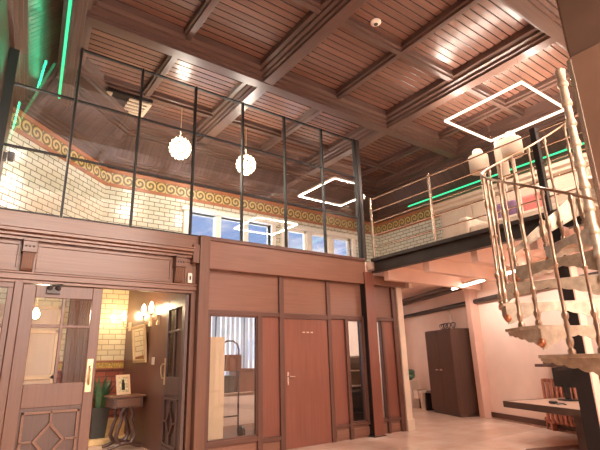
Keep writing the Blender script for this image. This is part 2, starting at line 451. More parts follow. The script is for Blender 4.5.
# ---- windows of the back wall
for i, w in enumerate(WIN):
    r_ = stroot('window_%d' % (i+1), (w[0], 9.75, WZ0))
    f = MB(); x0, x1 = w
    f.box(x0-.12, x0, 9.68, 9.9, WZ0-.05, WZ1+.12); f.box(x1, x1+.12, 9.68, 9.9, WZ0-.05, WZ1+.12)
    f.box(x0-.18, x1+.18, 9.64, 9.9, WZ1, WZ1+.1); f.box(x0-.12, x1+.12, 9.62, 9.9, WZ0-.08, WZ0)
    f.build('window_frame', 'frame_white', r_, True, .008)
    n = 3
    for k in range(1, n):
        xx = x0+(x1-x0)*k/n; MB().box(xx-.07, xx+.07, 9.7, 9.86, WZ0, WZ1).build('mullion', 'frame_white', r_, True, .006)
    for k in range(n):
        a = x0+(x1-x0)*k/n; c = x0+(x1-x0)*(k+1)/n
        g = MB(); g.box(a+.07, c-.07, 9.79, 9.8, WZ0, WZ1); g.build('window_pane', 'dark_glass', r_, True)
        if i == 1:
            s = MB(); s.box(a+.07, a+.13, 9.74, 9.82, WZ0, WZ1); s.box(c-.13, c-.07, 9.74, 9.82, WZ0, WZ1); s.box(a+.07, c-.07, 9.74, 9.82, WZ1-.07, WZ1)
            s.build('casement', 'frame_white', r_, True)

# ================================================================== panelled office front
wo = stroot('wall_office', (2.88, D, 0))
def fp(x0, x1, z0, z1, mat='facade_v', y=D+.02, t=.05, name='panel', bev=0): return B(x0, x1, y, y+t, z0, z1).build(name, mat, wo, True, bev)
def stile(x0, x1, z0, z1): return B(x0, x1, D-.025, D+.06, z0, z1).build('stile', 'frame_v', wo, True, .006)
def rail(x0, x1, z0, z1, y=-.02): return B(x0, x1, D+y, D+.055, z0, z1).build('rail', 'frame_h', wo, True, .006)
# upper row
for x0, x1 in ((2.88, 4.19), (4.28, 5.2), (5.29, 6.1), (6.32, 6.86)): fp(x0, x1, 2.05, 2.66, 'facade_h')
for x0, x1 in ((4.19, 4.28), (5.2, 5.28), (6.86, 6.98)): stile(x0, x1, 1.9 if x0 > 6 else 0, 2.66)
rail(2.88, 4.19, 1.99, 2.06); rail(4.28, 5.2, 1.97, 2.06); rail(5.28, 6.86, 1.99, 2.06)
# left bay: window and panel
stile(2.88, 2.965, 0, 1.99); stile(3.78, 3.865, 0, 1.99)
fp(3.865, 4.19, .2, 1.99); rail(2.965, 3.78, .18, .25); rail(3.865, 4.19, .15, .21)
fp(2.965, 3.78, 0, .18, 'facade_h'); fp(3.865, 4.19, 0, .16, 'facade_h')
# right bays
fp(5.28, 5.6, .2, 1.99); stile(5.6, 5.665, 0, 1.99)
for x0, x1 in ((5.28, 5.6), (5.665, 6.1), (6.26, 6.52), (6.58, 6.86)):
    rail(x0, x1, .2, .25); fp(x0, x1, 0, .2, 'facade_h')
    B(x0+.03, x1-.03, D, D+.03, .04, .16).build('bottom_panel', 'facade_h', wo, True, .006)
stile(6.52, 6.58, 0, 1.99); fp(6.58, 6.86, .25, 1.99); stile(6.86, 6.98, 0, 1.9)
stile(6.02, 6.1, .2, 1.99); stile(6.2, 6.3, .0, 1.99)
# deep fascia over the office front
st(B(2.88, 6.12, D-.1, D+.1, 2.66, ZG).build('trim_fascia', 'facade_h', bevel=.01))
trim(B(2.88, 6.12, D-.13, D-.1, ZG-.05, ZG+.01), 'frame_h', .006)
# joist end beam and cream end trim
trim(B(6.3, 7.24, D-.12, D+.08, 2.66, 2.84), 'facade_h', .008)
trim(B(7.2, 7.3, D-.2, D-.1, 2.64, 2.86), 'cream', .006)
trim(B(6.985, 7.14, D-.05, D+.12, 0, 2.66).box(6.97, 7.16, D-.07, D+.12, 0, .2), 'cream', .008)
st(B(7.04, 7.14, D+.12, 9.4, 0, 2.86).build('wall_office_end', 'salmon'))
# posts
trim(B(2.72, 2.88, D-.14, D+.1, 0, ZG+.01), 'portal_v', .008)
po = stroot('pillar_corner', (6.17, 6.4, 0))
B(6.06, 6.28, 6.245, 6.52, 0, ZG-.25).build('core', 'steel_black', po, True, .003)
B(6.055, 6.285, 6.228, 6.2445, 0.016, ZG-.25).build('face_board', 'facade_v', po, True, .002)
B(6.03, 6.31, 6.21, 6.55, 0, .015).build('base_plate', 'steel', po, True, .003)
# windows of the office front
def office_window(n, x0, x1, z0, z1):
    r_ = stroot('window_%d' % n, (x0, D, z0))
    f = MB(); w = .022
    for a in ((x0, x0+w, z0, z1), (x1-w, x1, z0, z1), (x0, x1, z0, z0+w), (x0, x1, z1-w, z1)): f.box(a[0], a[1], D-.005, D+.05, a[2], a[3])
    f.build('window_frame', 'frame_h', r_, True)
    B(x0+w, x1-w, D+.02, D+.028, z0+w, z1-w).build('window_pane', 'dark_glass', r_, True)
office_window(7, 2.965, 3.78, .25, 1.99); office_window(8, 5.665, 6.02, .25, 1.99); office_window(9, 6.3, 6.52, .25, 1.99)
# door
dr = stroot('door_3', (4.74, D, 0))
B(4.285, 5.195, D, D+.045, .005, 1.965).build('door_leaf', 'facade_v', dr, True, .004)
h = MB(); h.box(4.33, 4.36, D-.008, D, .93, 1.13); h.tube([(4.345, D-.005, 1.06), (4.345, D-.05, 1.06), (4.45, D-.05, 1.055)], .009)
h.lathe([(.012, 0), (.012, .012)], (4.345, D-.012, .96), 10); h.build('door_handle', 'chrome', dr, True)
g = MB()
for x in (4.66, 4.745, 4.83):
    for k in range(3): g.box(x+k*.017, x+k*.017+.012, D-.004, D, 1.745, 1.765)
g.build('door_lettering', 'cream', dr, True)

# ================================================================== portal
x0p = -.04
trim(B(x0p, 2.72, D-.06, D+.1, 2.93, ZG), 'portal_h', .006)
cor = [(D+.06, 2.8), (D-.06, 2.8), (D-.06, 2.83), (D-.1, 2.84), (D-.1, 2.865), (D-.15, 2.88), (D-.15, 2.915), (D-.17, 2.92), (D-.17, 2.94), (D+.06, 2.95)]
trim(MB().prism(cor, x0p, 2.62, 'x'), 'portal_h')
trim(B(2.62, 2.72, D-.12, D+.06, 2.72, 3.0), 'portal_v', .005)
pf = stroot('wall_portal', (1.3, D, 2.3))
B(x0p, 2.72, D, D+.08, 2.3, 2.93).build('frieze_board', 'portal_h', pf, True)
for x0, x1 in ((x0p, .45), (.63, 2.34), (2.54, 2.7)):
    f = MB(); f.box(x0, x1, D-.02, D, 2.42, 2.46); f.box(x0, x1, D-.02, D, 2.74, 2.78); f.box(x0, x0+.03, D-.02, D, 2.46, 2.74); f.box(x1-.03, x1, D-.02, D, 2.46, 2.74)
    f.build('frieze_moulding', 'portal_h', pf, True, .004)
B(x0p, 2.72, D-.05, D+.08, 2.32, 2.41).box(x0p, 2.72, D-.07, D+.08, 2.385, 2.41).box(x0p, 2.72, D-.02, D+.08, 2.28, 2.32).build('architrave', 'portal_h', pf, True, .005)
def corbel(x0, x1):
    c = MB(); c.box(x0-.01, x1+.01, D-.13, D, 2.65, 2.8); c.box(x0-.015, x1+.015, D-.145, D, 2.77, 2.8); c.box(x0-.015, x1+.015, D-.145, D, 2.635, 2.655)
    c.prism([(D, 2.42), (D-.05, 2.42), (D-.07, 2.45), (D-.12, 2.635), (D, 2.635)], x0, x1, 'x')
    o = c.build('corbel', 'portal_v', pf, True, .004)
    fl = MB()
    for k in range(4):
        xx = x0+.018+k*(x1-x0-.036-.015)/3
        fl.prism([(D-.072, 2.46), (D-.082, 2.46), (D-.126, 2.62), (D-.116, 2.62)], xx, xx+.012, 'x')
    fl.build('flute', 'portal_h', o, True)
    d_ = MB()
    for k in range(3): d_.ball((x0+.025+k*(x1-x0-.05)/2, D-.132, 2.71), .013, 8)
    d_.build('bead', 'dark_v', o, True)
corbel(.47, .6); corbel(2.37, 2.5)
# jambs
for x0, x1 in ((.44, .53), (2.65, 2.72)): B(x0, x1, D-.03, D+.09, 0, 2.3).build('jamb', 'portal_v', pf, True, .006)
# glazed side light left of the doors
sl = stroot('window_3', (.2, D, 0))
f = MB(); f.box(x0p, .44, D, D+.05, 0, .85); f.box(x0p, .44, D, D+.05, 2.22, 2.3); f.box(.38, .44, D, D+.05, .85, 2.22); f.box(x0p, .03, D, D+.05, .85, 2.22); f.box(.03, .38, D, D+.05, 1.76, 1.8)
f.build('window_frame', 'portal_v', sl, True, .005)
B(.03, .38, D+.02, D+.028, .85, 1.76).box(.03, .38, D+.02, D+.028, 1.8, 2.22).build('window_pane', 'door_glass', sl, True)
# door leaves in their own coordinates: x from hinge 0..w, y thickness 0..-.05 front at y=0
def leaf(n, loc, rz, w, plate_x, wood_h, wood_v):
    r_ = stroot('door_%d' % n, loc); r_.rotation_euler = (0, 0, rz)
    H_ = 2.27; s = .14; b = MB()
    b.box(0, s, 0, .05, .01, H_); b.box(w-s+.02, w, 0, .05, .01, H_)
    b.box(s, w-s+.02, 0, .05, H_-.15, H_); b.box(s, w-s+.02, 0, .05, .86, 1.12); b.box(s, w-s+.02, 0, .05, .01, .16)
    b.build('door_leaf', wood_v, r_, bevel=.006)
    B(s, w-s+.02, .012, .038, .16, .86).build('lower_panel', 'dark_v', r_)
    gl = MB(); mx = (s+w-s+.02)/2
    gl.box(mx-.018, mx+.018, .005, .045, 1.12, H_-.15); gl.box(s, w-s+.02, .006, .044, 1.765, 1.8)
    gl.build('glazing_bar', wood_v, r_, bevel=.004)
    for a, c in ((s, mx-.018), (mx+.018, w-s+.02)):
        for z0, z1 in ((1.12, 1.765), (1.8, H_-.15)): B(a, c, .022, .028, z0, z1).build('pane', 'door_glass', r_)
    # moulded frame with a diamond on the lower panel
    for y0, y1 in ((-.02, .012), (.038, .07)):
        f = MB(); px0, px1, pz0, pz1 = s+.02, w-s, .18, .82; t = .03
        for a in ((px0, px1, pz0, pz0+t), (px0, px1, pz1-t, pz1), (px0, px0+t, pz0, pz1), (px1-t, px1, pz0, pz1)): f.box(a[0], a[1], y0, y1, a[2], a[3])
        cx, cz, dx, dz = (px0+px1)/2, (pz0+pz1)/2, .17, .2
        q = [(cx, cz+dz), (cx+dx, cz), (cx, cz-dz), (cx-dx, cz)]
        qi = [(cx, cz+dz-.05), (cx+dx-.04, cz), (cx, cz-dz+.05), (cx-dx+.04, cz)]
        for i in range(4): f.prism([q[i], q[(i+1) % 4], qi[(i+1) % 4], qi[i]], y0, y1, 'y')
        f.box(cx-.012, cx+.012, y0, y1, cz+dz, pz1); f.box(cx-.012, cx+.012, y0, y1, pz0, cz-dz)
        f.box(px0, cx-dx, y0, y1, cz-.012, cz+.012); f.box(cx+dx, px1, y0, y1, cz-.012, cz+.012)
        f.build('diamond_moulding', wood_h, r_, bevel=.004)
    for sgn in (-1, 1):
        y = -.006 if sgn < 0 else .056
        h = MB(); h.box(plate_x-.035, plate_x+.035, min(y, y-sgn*.006), max(y, y-sgn*.006), 1.0, 1.39)
        o = h.build('lock_plate', 'gold', r_, bevel=.002)
        h = MB(); yy = y+sgn*.055
        h.tube([(plate_x, y, 1.3), (plate_x, yy*.8, 1.31), (plate_x+.01, yy, 1.27), (plate_x-.005, yy, 1.17), (plate_x, yy*.8, 1.1), (plate_x, y, 1.09)], .011, 8)
        h.build('door_handle', 'gold', o)
    return r_
lf = leaf(1, (.535, D, 0), 0, .905, .835, 'portal_h', 'portal_v')
dc = MB(); dc.box(.25, .4, -.045, 0, 2.17, 2.22); dc.ball((.28, -.03, 2.235), .035, 8); dc.ball((.37, -.03, 2.235), .035, 8); dc.tube([(.27, -.02, 2.26), (.42, -.05, 2.29)], .008)
dc.build('door_closer', 'steel', lf)
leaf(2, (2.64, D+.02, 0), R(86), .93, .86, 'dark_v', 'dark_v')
sn = thing('wall_sensor', 'small white oval sensor on the portal beside the right fluted corbel', 'sensor', (2.61, D-.03, 2.5))
B(-.035, .035, -.03, .0, -.075, .075).build('housing', 'white_plastic', sn, bevel=.014)
B(-.012, .012, -.034, -.028, -.03, .03).build('lens', 'black', sn)

# ---- vestibule behind the portal
VX, VY = 2.75, 9.75
st(B(VX-.03, VX+.05, D+.1, VY, 0, 2.86).build('wall_vestibule_right', 'portal_v'))
st(B(-.0, VX, VY, VY+.1, 1.37, 2.86).build('wall_vestibule_back', 'vtile'))
st(B(-.0, VX, VY, VY+.1, 0, 1.26).build('wall_vestibule_dado', 'rtile'))
trim(B(0, VX-.03, VY-.02, VY+.02, 1.26, 1.37), 'gold_band', .004)
trim(B(0, VX-.03, VY-.035, VY+.02, 1.365, 1.4).box(0, VX-.03, VY-.035, VY+.02, 1.235, 1.265), 'terracotta', .006)
trim(B(1.62, 2.02, VY-.14, VY-.02, 0, 2.86).box(1.56, 2.08, VY-.18, VY-.02, 0, .3).box(1.7, 1.74, VY-.16, VY-.1, .4, 2.8).box(1.8, 1.84, VY-.16, VY-.1, .4, 2.8).box(1.9, 1.94, VY-.16, VY-.1, .4, 2.8), 'portal_v', .006)
dv = stroot('door_4', (1.0, VY-.04, 0))
B(.45, 1.5, VY-.06, VY-.02, 0, 2.4).build('door_leaf', 'cream', dv, True)
f = MB()
for a in ((.45, .52), (.94, 1.0), (1.43, 1.5)): f.box(a[0], a[1], VY-.09, VY-.06, 0, 2.4)
for z in (0, 1.1, 1.9, 2.33): f.box(.45, 1.5, VY-.09, VY-.06, z, z+.07)
f.build('door_moulding', 'beige_panel', dv, True, .006)
stp = st(B(1.5, VX-.03, 9.0, VY-.04, 0, .1).box(2.15, VX-.03, 9.35, VY-.04, .1, .36).build('trim_step', 'stone', bevel=.008))
# plant
pl = thing('potted_snake_plant', 'snake plant in a tall dark square planter behind the open portal door', 'plant', (2.2, 9.18, .1))
p_ = MB(); w0, w1 = .11, .15
vs = [(-w0, -w0, 0), (w0, -w0, 0), (w0, w0, 0), (-w0, w0, 0), (-w1, -w1, .5), (w1, -w1, .5), (w1, w1, .5), (-w1, w1, .5),
      (-w1+.015, -w1+.015, .5), (w1-.015, -w1+.015, .5), (w1-.015, w1-.015, .5), (-w1+.015, w1-.015, .5), (-w1+.02, -w1+.02, .45), (w1-.02, -w1+.02, .45), (w1-.02, w1-.02, .45), (-w1+.02, w1-.02, .45)]
fs = [(3, 2, 1, 0)]
for i in range(4):
    j = (i+1) % 4; fs += [(i, j, 4+j, 4+i), (4+i, 4+j, 8+j, 8+i), (8+i, 8+j, 12+j, 12+i)]
p_.add(vs, fs); p_.build('planter', 'pot', pl)
B(-.125, .125, -.125, .125, .4, .455).build('soil', 'soil', pl)
for k in range(11):
    a = k*2.4; rr = .03+.006*k; ht = .5+.1*((k*7) % 5)/4; lean = .1+.16*((k*3) % 4)/3
    b_ = MB(); vs = []; fs = []
    dx, dy = math.cos(a), math.sin(a)
    for i in range(8):
        t = i/7; wd = .045*math.sin(math.pi*min(1, .25+.75*t))+.002; z = .45+ht*t; o_ = rr+lean*t*t
        cx, cy = dx*o_, dy*o_
        for sgn, dep in ((-1, .0), (0, -.012), (1, .0), (0, .006)):
            vs.append((cx-dy*wd*sgn+dx*dep, cy+dx*wd*sgn+dy*dep, z))
    for i in range(7):
        for j in range(4):
            fs.append((i*4+j, i*4+(j+1) % 4, (i+1)*4+(j+1) % 4, (i+1)*4+j))
    b_.add(vs, fs, True); b_.build('leaf', 'leaf', pl)
# console table
ct = thing('console_table', 'small wooden console table with lyre shaped legs against the vestibule wall', 'table', (2.43, 8.4, 0))
MB().prism([(-.29, -.2), (.28, -.2), (.28, .3), (-.29, .3)], .79, .82, 'z').build('table_top', 'portal_h', ct, bevel=.008)
B(-.24, .24, -.16, .26, .63, .79).build('apron', 'dark_v', ct, bevel=.005)
B(-.19, .19, -.168, -.16, .65, .77).build('drawer', 'portal_h', ct, bevel=.003)
for yy in (-.12, .22):
    for sg in (-1, 1):
        q = MB(); q.tube([(sg*.05, yy, .63), (sg*.1, yy, .54), (sg*.075, yy, .45), (sg*.12, yy, .32), (sg*.15, yy, .2), (sg*.1, yy, .1), (sg*.03, yy, .08)], [.03, .026, .026, .03, .034, .034, .03], 8)
        q.build('lyre_leg', 'dark_v', ct)
    q = MB(); q.tube([(-.26, yy, .03), (-.18, yy, .045), (-.08, yy, .09), (.08, yy, .09), (.18, yy, .045), (.26, yy, .03)], [.028, .026, .034, .034, .026, .028], 8); q.build('foot', 'dark_v', ct)
q = MB(); q.tube([(0, -.12, .09), (0, .22, .09)], .022); q.build('stretcher', 'dark_v', ct)
pfm = thing('picture_frame', 'pale framed picture leaning upright on the console table', 'picture frame', (2.4, 8.45, .823)); pfm.rotation_euler = (R(-12), 0, R(18))
f = MB()
for a in ((-.13, .13, 0, .04), (-.13, .13, .29, .33), (-.13, -.09, .04, .29), (.09, .13, .04, .29)): f.box(a[0], a[1], -.015, .01, a[2], a[3])
f.build('frame', 'beige_panel', pfm, bevel=.004)
B(-.09, .09, 0, .006, .04, .29).build('print', 'print', pfm); B(-.03, .03, -.003, 0, .08, .2).box(-.02, .02, -.003, 0, .2, .25).build('figure', 'steel', pfm)
# mirror
mi = thing('wall_mirror', 'gilt framed mirror hung on the vestibule wall between two lamps', 'mirror', (VX-.045, 8.65, 1.34)); mi.rotation_euler = (0, R(-6), 0)
f = MB()
for a in ((-.36, .36, 0, .06), (-.36, .36, .6, .66), (-.36, -.3, .06, .6), (.3, .36, .06, .6)): f.box(-.03, .012, a[0], a[1], a[2], a[3])
f.build('frame', 'gold', mi, bevel=.008); B(-.01, 0, -.3, .3, .06, .6).build('glass', 'mirror', mi)
def sconce(y, label):
    s = thing('wall_sconce', label, 'wall lamp', (VX-.03, y, 2.0), 0, 'vestibule wall lamps')
    MB().lathe([(.05, 0), (.05, .16)], (-.0, 0, -.05), 12).build('back_plate', 'gold', s)
    q = MB(); q.tube([(0, 0, .05), (-.08, 0, .0), (-.14, 0, .04), (-.14, 0, .12)], .012); q.build('arm', 'gold', s)
    c = MB(); c.lathe([(.02, 0), (.034, .01), (.034, .025), (.018, .03)], (-.14, 0, .115), 12); c.build('cup', 'gold', s)
    b_ = MB(); b_.lathe([(.016, 0), (.034, .05), (.038, .1), (.028, .15), (.004, .19)], (-.14, 0, .145), 12); b_.build('bulb', 'bulb', s)
    l = point('sconce_light', (0, 0, 0), 6, (1, .76, .46), .04); l.parent = s; l.location = (-.2, 0, .25)
    return s
sconce(9.45, 'gilt wall lamp with a lit bulb in the far vestibule corner'); sconce(8.25, 'gilt wall lamp with a lit bulb right beside the mirror frame'); sconce(7.85, 'gilt wall lamp with a lit bulb nearest the dark door leaf')
sp_ = thing('light_switch', 'cream square light switch low on the vestibule wall near the mirror', 'switch', (VX-.03, 8.0, 1.36))
B(-.012, 0, -.06, .06, -.06, .06).build('plate', 'cream', sp_, bevel=.004); B(-.018, -.01, -.02, .02, -.03, .03).build('rocker', 'white', sp_)

pn = thing('pendant_lamp', 'small lit pendant lamp in the vestibule seen through the left door glass', 'lamp', (.92, 8.3, 2.1))
MB().lathe([(.004, -.07), (.04, -.05), (.06, 0), (.045, .05), (.02, .1)], (0, 0, 0), 14).build('globe', 'bulb', pn)
MB().tube([(0, 0, .1), (0, 0, .76)], .008, 6).build('cord', 'gold', pn)
MB().lathe([(.05, .73), (.05, .76)], (0, 0, 0), 12).build('ceiling_rose', 'gold', pn)
l = point('pendant_light', (0, 0, 0), 14, (1, .82, .62), .06); l.parent = pn; l.location = (.05, -.18, 0)
# ---- office behind the glass
st(B(2.8, 7.04, D+.1, 9.45, 0.0, .012).build('floor_office', 'office_floor'))
st(B(2.8, 7.04, 9.45, 9.55, 0, .9).box(2.8, 3.1, 9.45, 9.55, .9, 2.86).box(6.0, 7.04, 9.45, 9.55, .9, 2.86).box(3.1, 6.0, 9.45, 9.55, 2.5, 2.86).build('wall_office_back', 'salmon'))
ow = stroot('window_10', (4.5, 9.5, .9))
f = MB(); f.box(3.1, 6.0, 9.46, 9.52, .9, .97); f.box(3.1, 6.0, 9.46, 9.52, 2.43, 2.5)
for k in range(5): f.box(3.1+k*.71, 3.16+k*.71, 9.46, 9.52, .97, 2.43)
f.build('window_frame', 'steel', ow, True)
f = MB()
for k in range(24): f.box(3.14+k*.118, 3.22+k*.118, 9.40, 9.41, 1.0, 2.46)
f.build('blind', 'blind', ow, True)
area('office_daylight', (4.5, 9.9, 1.8), (R(-90), 0, 0), 2.8, 1.6, 60, (.75, .87, 1))
area('office_ceiling_light', (5.2, 7.8, 2.84), (0, 0, 0), 1.2, .6, 45, (1, .86, .74))
cb = thing('filing_cabinet', 'tall beige two door cabinet just inside the large office window', 'cabinet', (3.2, 6.95, .012))
B(-.2, .22, -.2, .25, 0, 1.68).build('carcass', 'beige_panel', cb, bevel=.004)
for z0, z1 in ((.03, .86), (.89, 1.65)): B(-.185, .205, -.215, -.2, z0, z1).build('door', 'beige_panel', cb, bevel=.004)
ht_ = thing('hand_truck', 'tubular steel hand truck standing in the office', 'hand truck', (3.95, 7.6, .012))
q = MB(); q.tube([(-.18, 0, .1), (-.18, 0, 1.5), (-.15, 0, 1.6), (-.06, 0, 1.66), (.06, 0, 1.66), (.15, 0, 1.6), (.18, 0, 1.5), (.18, 0, .1)], .016); q.build('frame', 'steel', ht_)
for z in (.4, .8, 1.2): MB().tube([(-.18, 0, z), (.18, 0, z)], .012).build('crossbar', 'steel', ht_)
B(-.22, .22, -.22, .02, .01, .025).build('toe_plate', 'steel', ht_)
for sx in (-.24, .24):
    MB().prism([(.11*math.cos(a*.35), .13+.11*math.sin(a*.35)) for a in range(18)], sx-.02, sx+.02, 'x').build('wheel', 'black', ht_)
B(-.15, .15, -.16, -.02, 1.15, 1.42).build('crate', 'brown_box', ht_, bevel=.006)
od = thing('office_table', 'long brown table in the office behind the large window', 'table', (4.3, 8.3, .012))
B(-.9, .9, -.4, .4, .7, .75).build('table_top', 'desk', od, bevel=.006)
for sx in (-.82, .82):
    for sy in (-.33, .33): B(sx-.03, sx+.03, sy-.03, sy+.03, 0, .7).build('leg', 'steel', od)
bx = [(-.55, .3, .22, 'brown_box'), (-.15, .34, .3, 'pot'), (.3, .4, .42, 'brown_box'), (.66, .26, .28, 'black')]
for i, (dx, w, hh, m_) in enumerate(bx):
    o = B(-w/2, w/2, -.18, .18, 0, hh).box(-w/2-.006, w/2+.006, -.186, .186, hh-.05, hh).build('storage_box', m_, bevel=.006); o.location = (4.3+dx, 8.3, .7625)
    tag(o, ['low brown box at the left end of the office table', 'grey green box second along the office table', 'tall brown box on the right half of the office table', 'black box at the right end of the office table'][i], 'box', 'boxes on the office table')
wc = thing('white_shelf_unit', 'white shelf unit seen through the narrow office windows', 'shelf', (6.55, 7.6, .012))
B(-.35, -.32, -.3, .3, 0, 1.35).box(.32, .35, -.3, .3, 0, 1.35).build('side_panel', 'white', wc)
for z in (.75, 1.05, 1.32): B(-.32, .32, -.3, .3, z, z+.03).build('shelf', 'white', wc)
B(-.32, .32, .27, .3, .78, 1.32).build('back_panel', 'white', wc)
B(-.3, .3, -.28, .24, .1, .72).build('dark_bin', 'black', wc, bevel=.01)

# ================================================================== glazed mezzanine screen
gs = thing('glazed_partition', 'tall black framed glass screen along the mezzanine edge', 'glass screen', (3.0, D, ZG+.01))
GX = [6.12-.88*k for k in range(8)]; GZ = [ZG+.02, 4.0, 4.87, 5.7]
for i, x in enumerate(GX):
    w = .013 if 0 < i < 7 else .03
    if i == 7: x, w = .035, .065
    B(x-w, x+w, D-.03, D+.03, ZG+.01, 5.36 if i == 7 else 5.72).build('mullion', 'muntin', gs, True)
for z in GZ:
    for i in range(6 if z > 5.6 else 7): B(GX[i+1]+.022, GX[i]-.022, D-.022, D+.022, z-.011, z+.011).build('glazing_bar', 'muntin', gs, True)
for i in range(7):
    for k in range(3): B(GX[i+1]+.022, GX[i]-.022, D-.004, D+.004, GZ[k]+.011, (5.36 if i == 6 and k == 2 else GZ[k+1])-.011).build('glass_pane', 'glass', gs, True)
B(6.155, 6.24, D-.04, D+.06, ZG+.01, 5.72).build('corner_post', 'steel', gs, True, .004)
B(6.245, 6.29, D-.05, D-.0, 4.42, 4.52).build('clamp', 'inox', gs, True, .004)

# ================================================================== gallery edge, joists, railing
trim(B(6.33, 6.36, -5.4, 6.23, 2.88, ZG+.02).box(6.25, 6.33, -5.4, 6.23, 3.1, ZG+.02).box(6.25, 6.33, -5.4, 6.23, 2.88, 2.91), 'steel')
for y in (6.0, 5.05, 4.1, 3.15, 2.2):
    trim(B(6.4, 8.0+(y-2.2)*.36, y-.06, y+.06, 2.72, 2.98), 'soffit', .004)
rl = thing('gallery_railing', 'steel tube railing with slim posts along the open gallery edge', 'railing', (6.3, 4.5, ZG+.02))
for z in (3.37, 3.62, 3.87, 4.11, 4.36): MB().tube([(6.3, 6.2, z), (6.3, 1.2, z)], .013, 8).build('rail', 'inox', rl, True)
B(6.24, 6.33, 2.77, 2.85, ZG+.02, 4.42).build('corner_post', 'steel_black', rl, True, .004)
for y in (6.18, 4.72): B(6.28, 6.32, y-.02, y+.02, ZG+.02, 4.4).build('post', 'inox', rl, True, .003)

# brown column in the hall, right of the photographer's view
cl = stroot('column', (3.8, 1.05, 0))
B(3.59, 4.0, .83, 1.232, 3.52, 6.1).build('upper_shaft', 'column', cl, True, .01)
B(3.555, 4.04, .80, 1.235, 0, 3.52).build('lower_shaft', 'column2', cl, True, .012)
B(3.548, 3.56, 1.21, 1.245, 0.02, 3.5).build('edge_trim', 'inox', cl, True, .003)
B(3.62, 3.7, 1.232, 1.245, 3.6, 6.0).build('seam_strip', 'column2', cl, True, .003)

# ================================================================== spiral staircase
SX, SY, SR = 5.2, 1.91, 1.0
ss = thing('spiral_staircase', 'cast iron spiral staircase with turned balusters winding up to the gallery', 'staircase', (SX, SY, 0))
pr = [(.06, 0), (.06, .04)]
for i in range(17):
    z = .02+.25*i; pr += [(.042, z+.05), (.042, z+.2), (.056, z+.215), (.058, z+.235), (.056, z+.25)]
pr += [(.042, 4.31), (.05, 4.4), (.058, 4.44), (.03, 4.47), (.005, 4.48)]
MB().lathe(pr, (0, 0, 0), 16).build('centre_column', 'iron', ss)
RISE, STEP = .258, 28.0
def tread(th, z):
    a0, a1 = R(th-STEP/2-3), R(th+STEP/2)
    n = 8; poly = [(.05*math.cos(a0), .05*math.sin(a0))]
    for i in range(n+1):
        a = a0+(a1-a0)*i/n; poly.append(((SR+.025)*math.cos(a), (SR+.025)*math.sin(a)))
    poly.append((.05*math.cos(a1), .05*math.sin(a1)))
    t = MB().prism(poly, z-.03, z, 'z').build('tread', 'iron', ss, bevel=.004)
    # riser below the nosing, scalloped lower edge
    m = Matrix.Rotation(a1, 4, 'Z'); k = 24; up = []; 
    for i in range(k+1):
        s = i/k; x = .05+(SR-.05)*s
        dep = .06+.13*abs(2*s-1)**1.6+.012*abs(math.sin(s*math.pi*8))
        up.append((x, z-.025-dep))
    MB().prism([(.05, z-.025)]+up+[(SR, z-.025)], -.012, .0, 'y', m=m).build('riser', 'iron', t)
    # outer fascia with scallops, deepest under the nosing
    vs = []; fs = []; n = 20
    for i in range(n+1):
        s = i/n; a = a0+(a1-a0)*s
        dep = .05+.13*s**1.5+.018*abs(math.sin(s*math.pi*5))
        for rr in (SR, SR-.014):
            vs += [(rr*math.cos(a), rr*math.sin(a), z-.02), (rr*math.cos(a), rr*math.sin(a), z-dep)]
    for i in range(n):
        b_ = i*4; c_ = b_+4
        fs += [(b_, b_+1, c_+1, c_), (b_+2, c_+2, c_+3, b_+3), (b_+1, b_+3, c_+3, c_+1)]
    MB().add(vs, fs).build('fascia', 'iron', t)
    return t
def hz(th): return 3.43-(th-110)/STEP*RISE
def baluster(th, zt, zb, parent=ss, ball=True):
    c = (SR-.01)*math.cos(R(th)), (SR-.01)*math.sin(R(th)), 0
    L = zt-zb
    pr = [(.014, 0), (.03, .0), (.032, .03), (.018, .05), (.03, .09), (.03, .12), (.016, .15), (.024, .24), (.016, .28), (.03, .31), (.03, .335), (.015, .36),
          (.014, L*.5), (.026, L*.5+.02), (.014, L*.5+.04), (.02, L*.70), (.014, L*.72), (.028, L*.75), (.028, L*.77), (.014, L*.8), (.013, L-.09), (.024, L-.06), (.024, L-.04), (.012, L)]
    o = MB().lathe([(r_, zb+z) for r_, z in pr], c, 10).build('baluster', 'brass', parent)
    if ball:
        MB().lathe([(.008, -.05), (.02, -.06), (.036, -.085), (.036, -.105), (.02, -.13), (.004, -.14)], (c[0], c[1], zb-.06), 12).build('drop_ball', 'copper', o)
        MB().lathe([(.014, -.12), (.014, 0)], (c[0], c[1], zb), 8).build('pin', 'brass', o)
for i in range(12):
    z = 2.84-RISE*i; e = 26+STEP*i; th = e-STEP/2
    tread(th, z)
    baluster(e-1, hz(e-1), z)
    baluster(th, hz(th), z, ball=False)
q = MB(); q.tube([((SR-.01)*math.cos(R(t)), (SR-.01)*math.sin(R(t)), hz(t)) for t in range(6, 340, 6)], .014, 8); q.build('handrail', 'brass', ss)
MB().prism([(.05, -.03), (.5, -.6), (1.12, -.75), (1.12, .12), (.99, .1), (.06, .05)], 3.1, 3.13, 'z').build('landing', 'iron', ss)
vs = []; fs = []
for i in range(13):
    t = i/12; th = 80-72*t; zb = 2.48+.0092*(80-th); zt = zb+.03+.36*t
    for rr in (SR+.03, SR+.045):
        vs += [(rr*math.cos(R(th)), rr*math.sin(R(th)), zb), (rr*math.cos(R(th)), rr*math.sin(R(th)), zt)]
for i in range(12):
    a, c = i*4, i*4+4
    fs += [(a, a+1, c+1, c), (a+2, c+2, c+3, a+3), (a+1, a+3, c+3, c+1), (a, c, c+2, a+2)]
MB().add(vs, fs).build('stringer_panel', 'iron', ss)
pg = stroot('pillar_gallery', (6.12, 2.74, 0))
B(6.06, 6.24, 2.6, 2.78, 0, 2.87).build('shaft', 'steel_black', pg, True, .004)
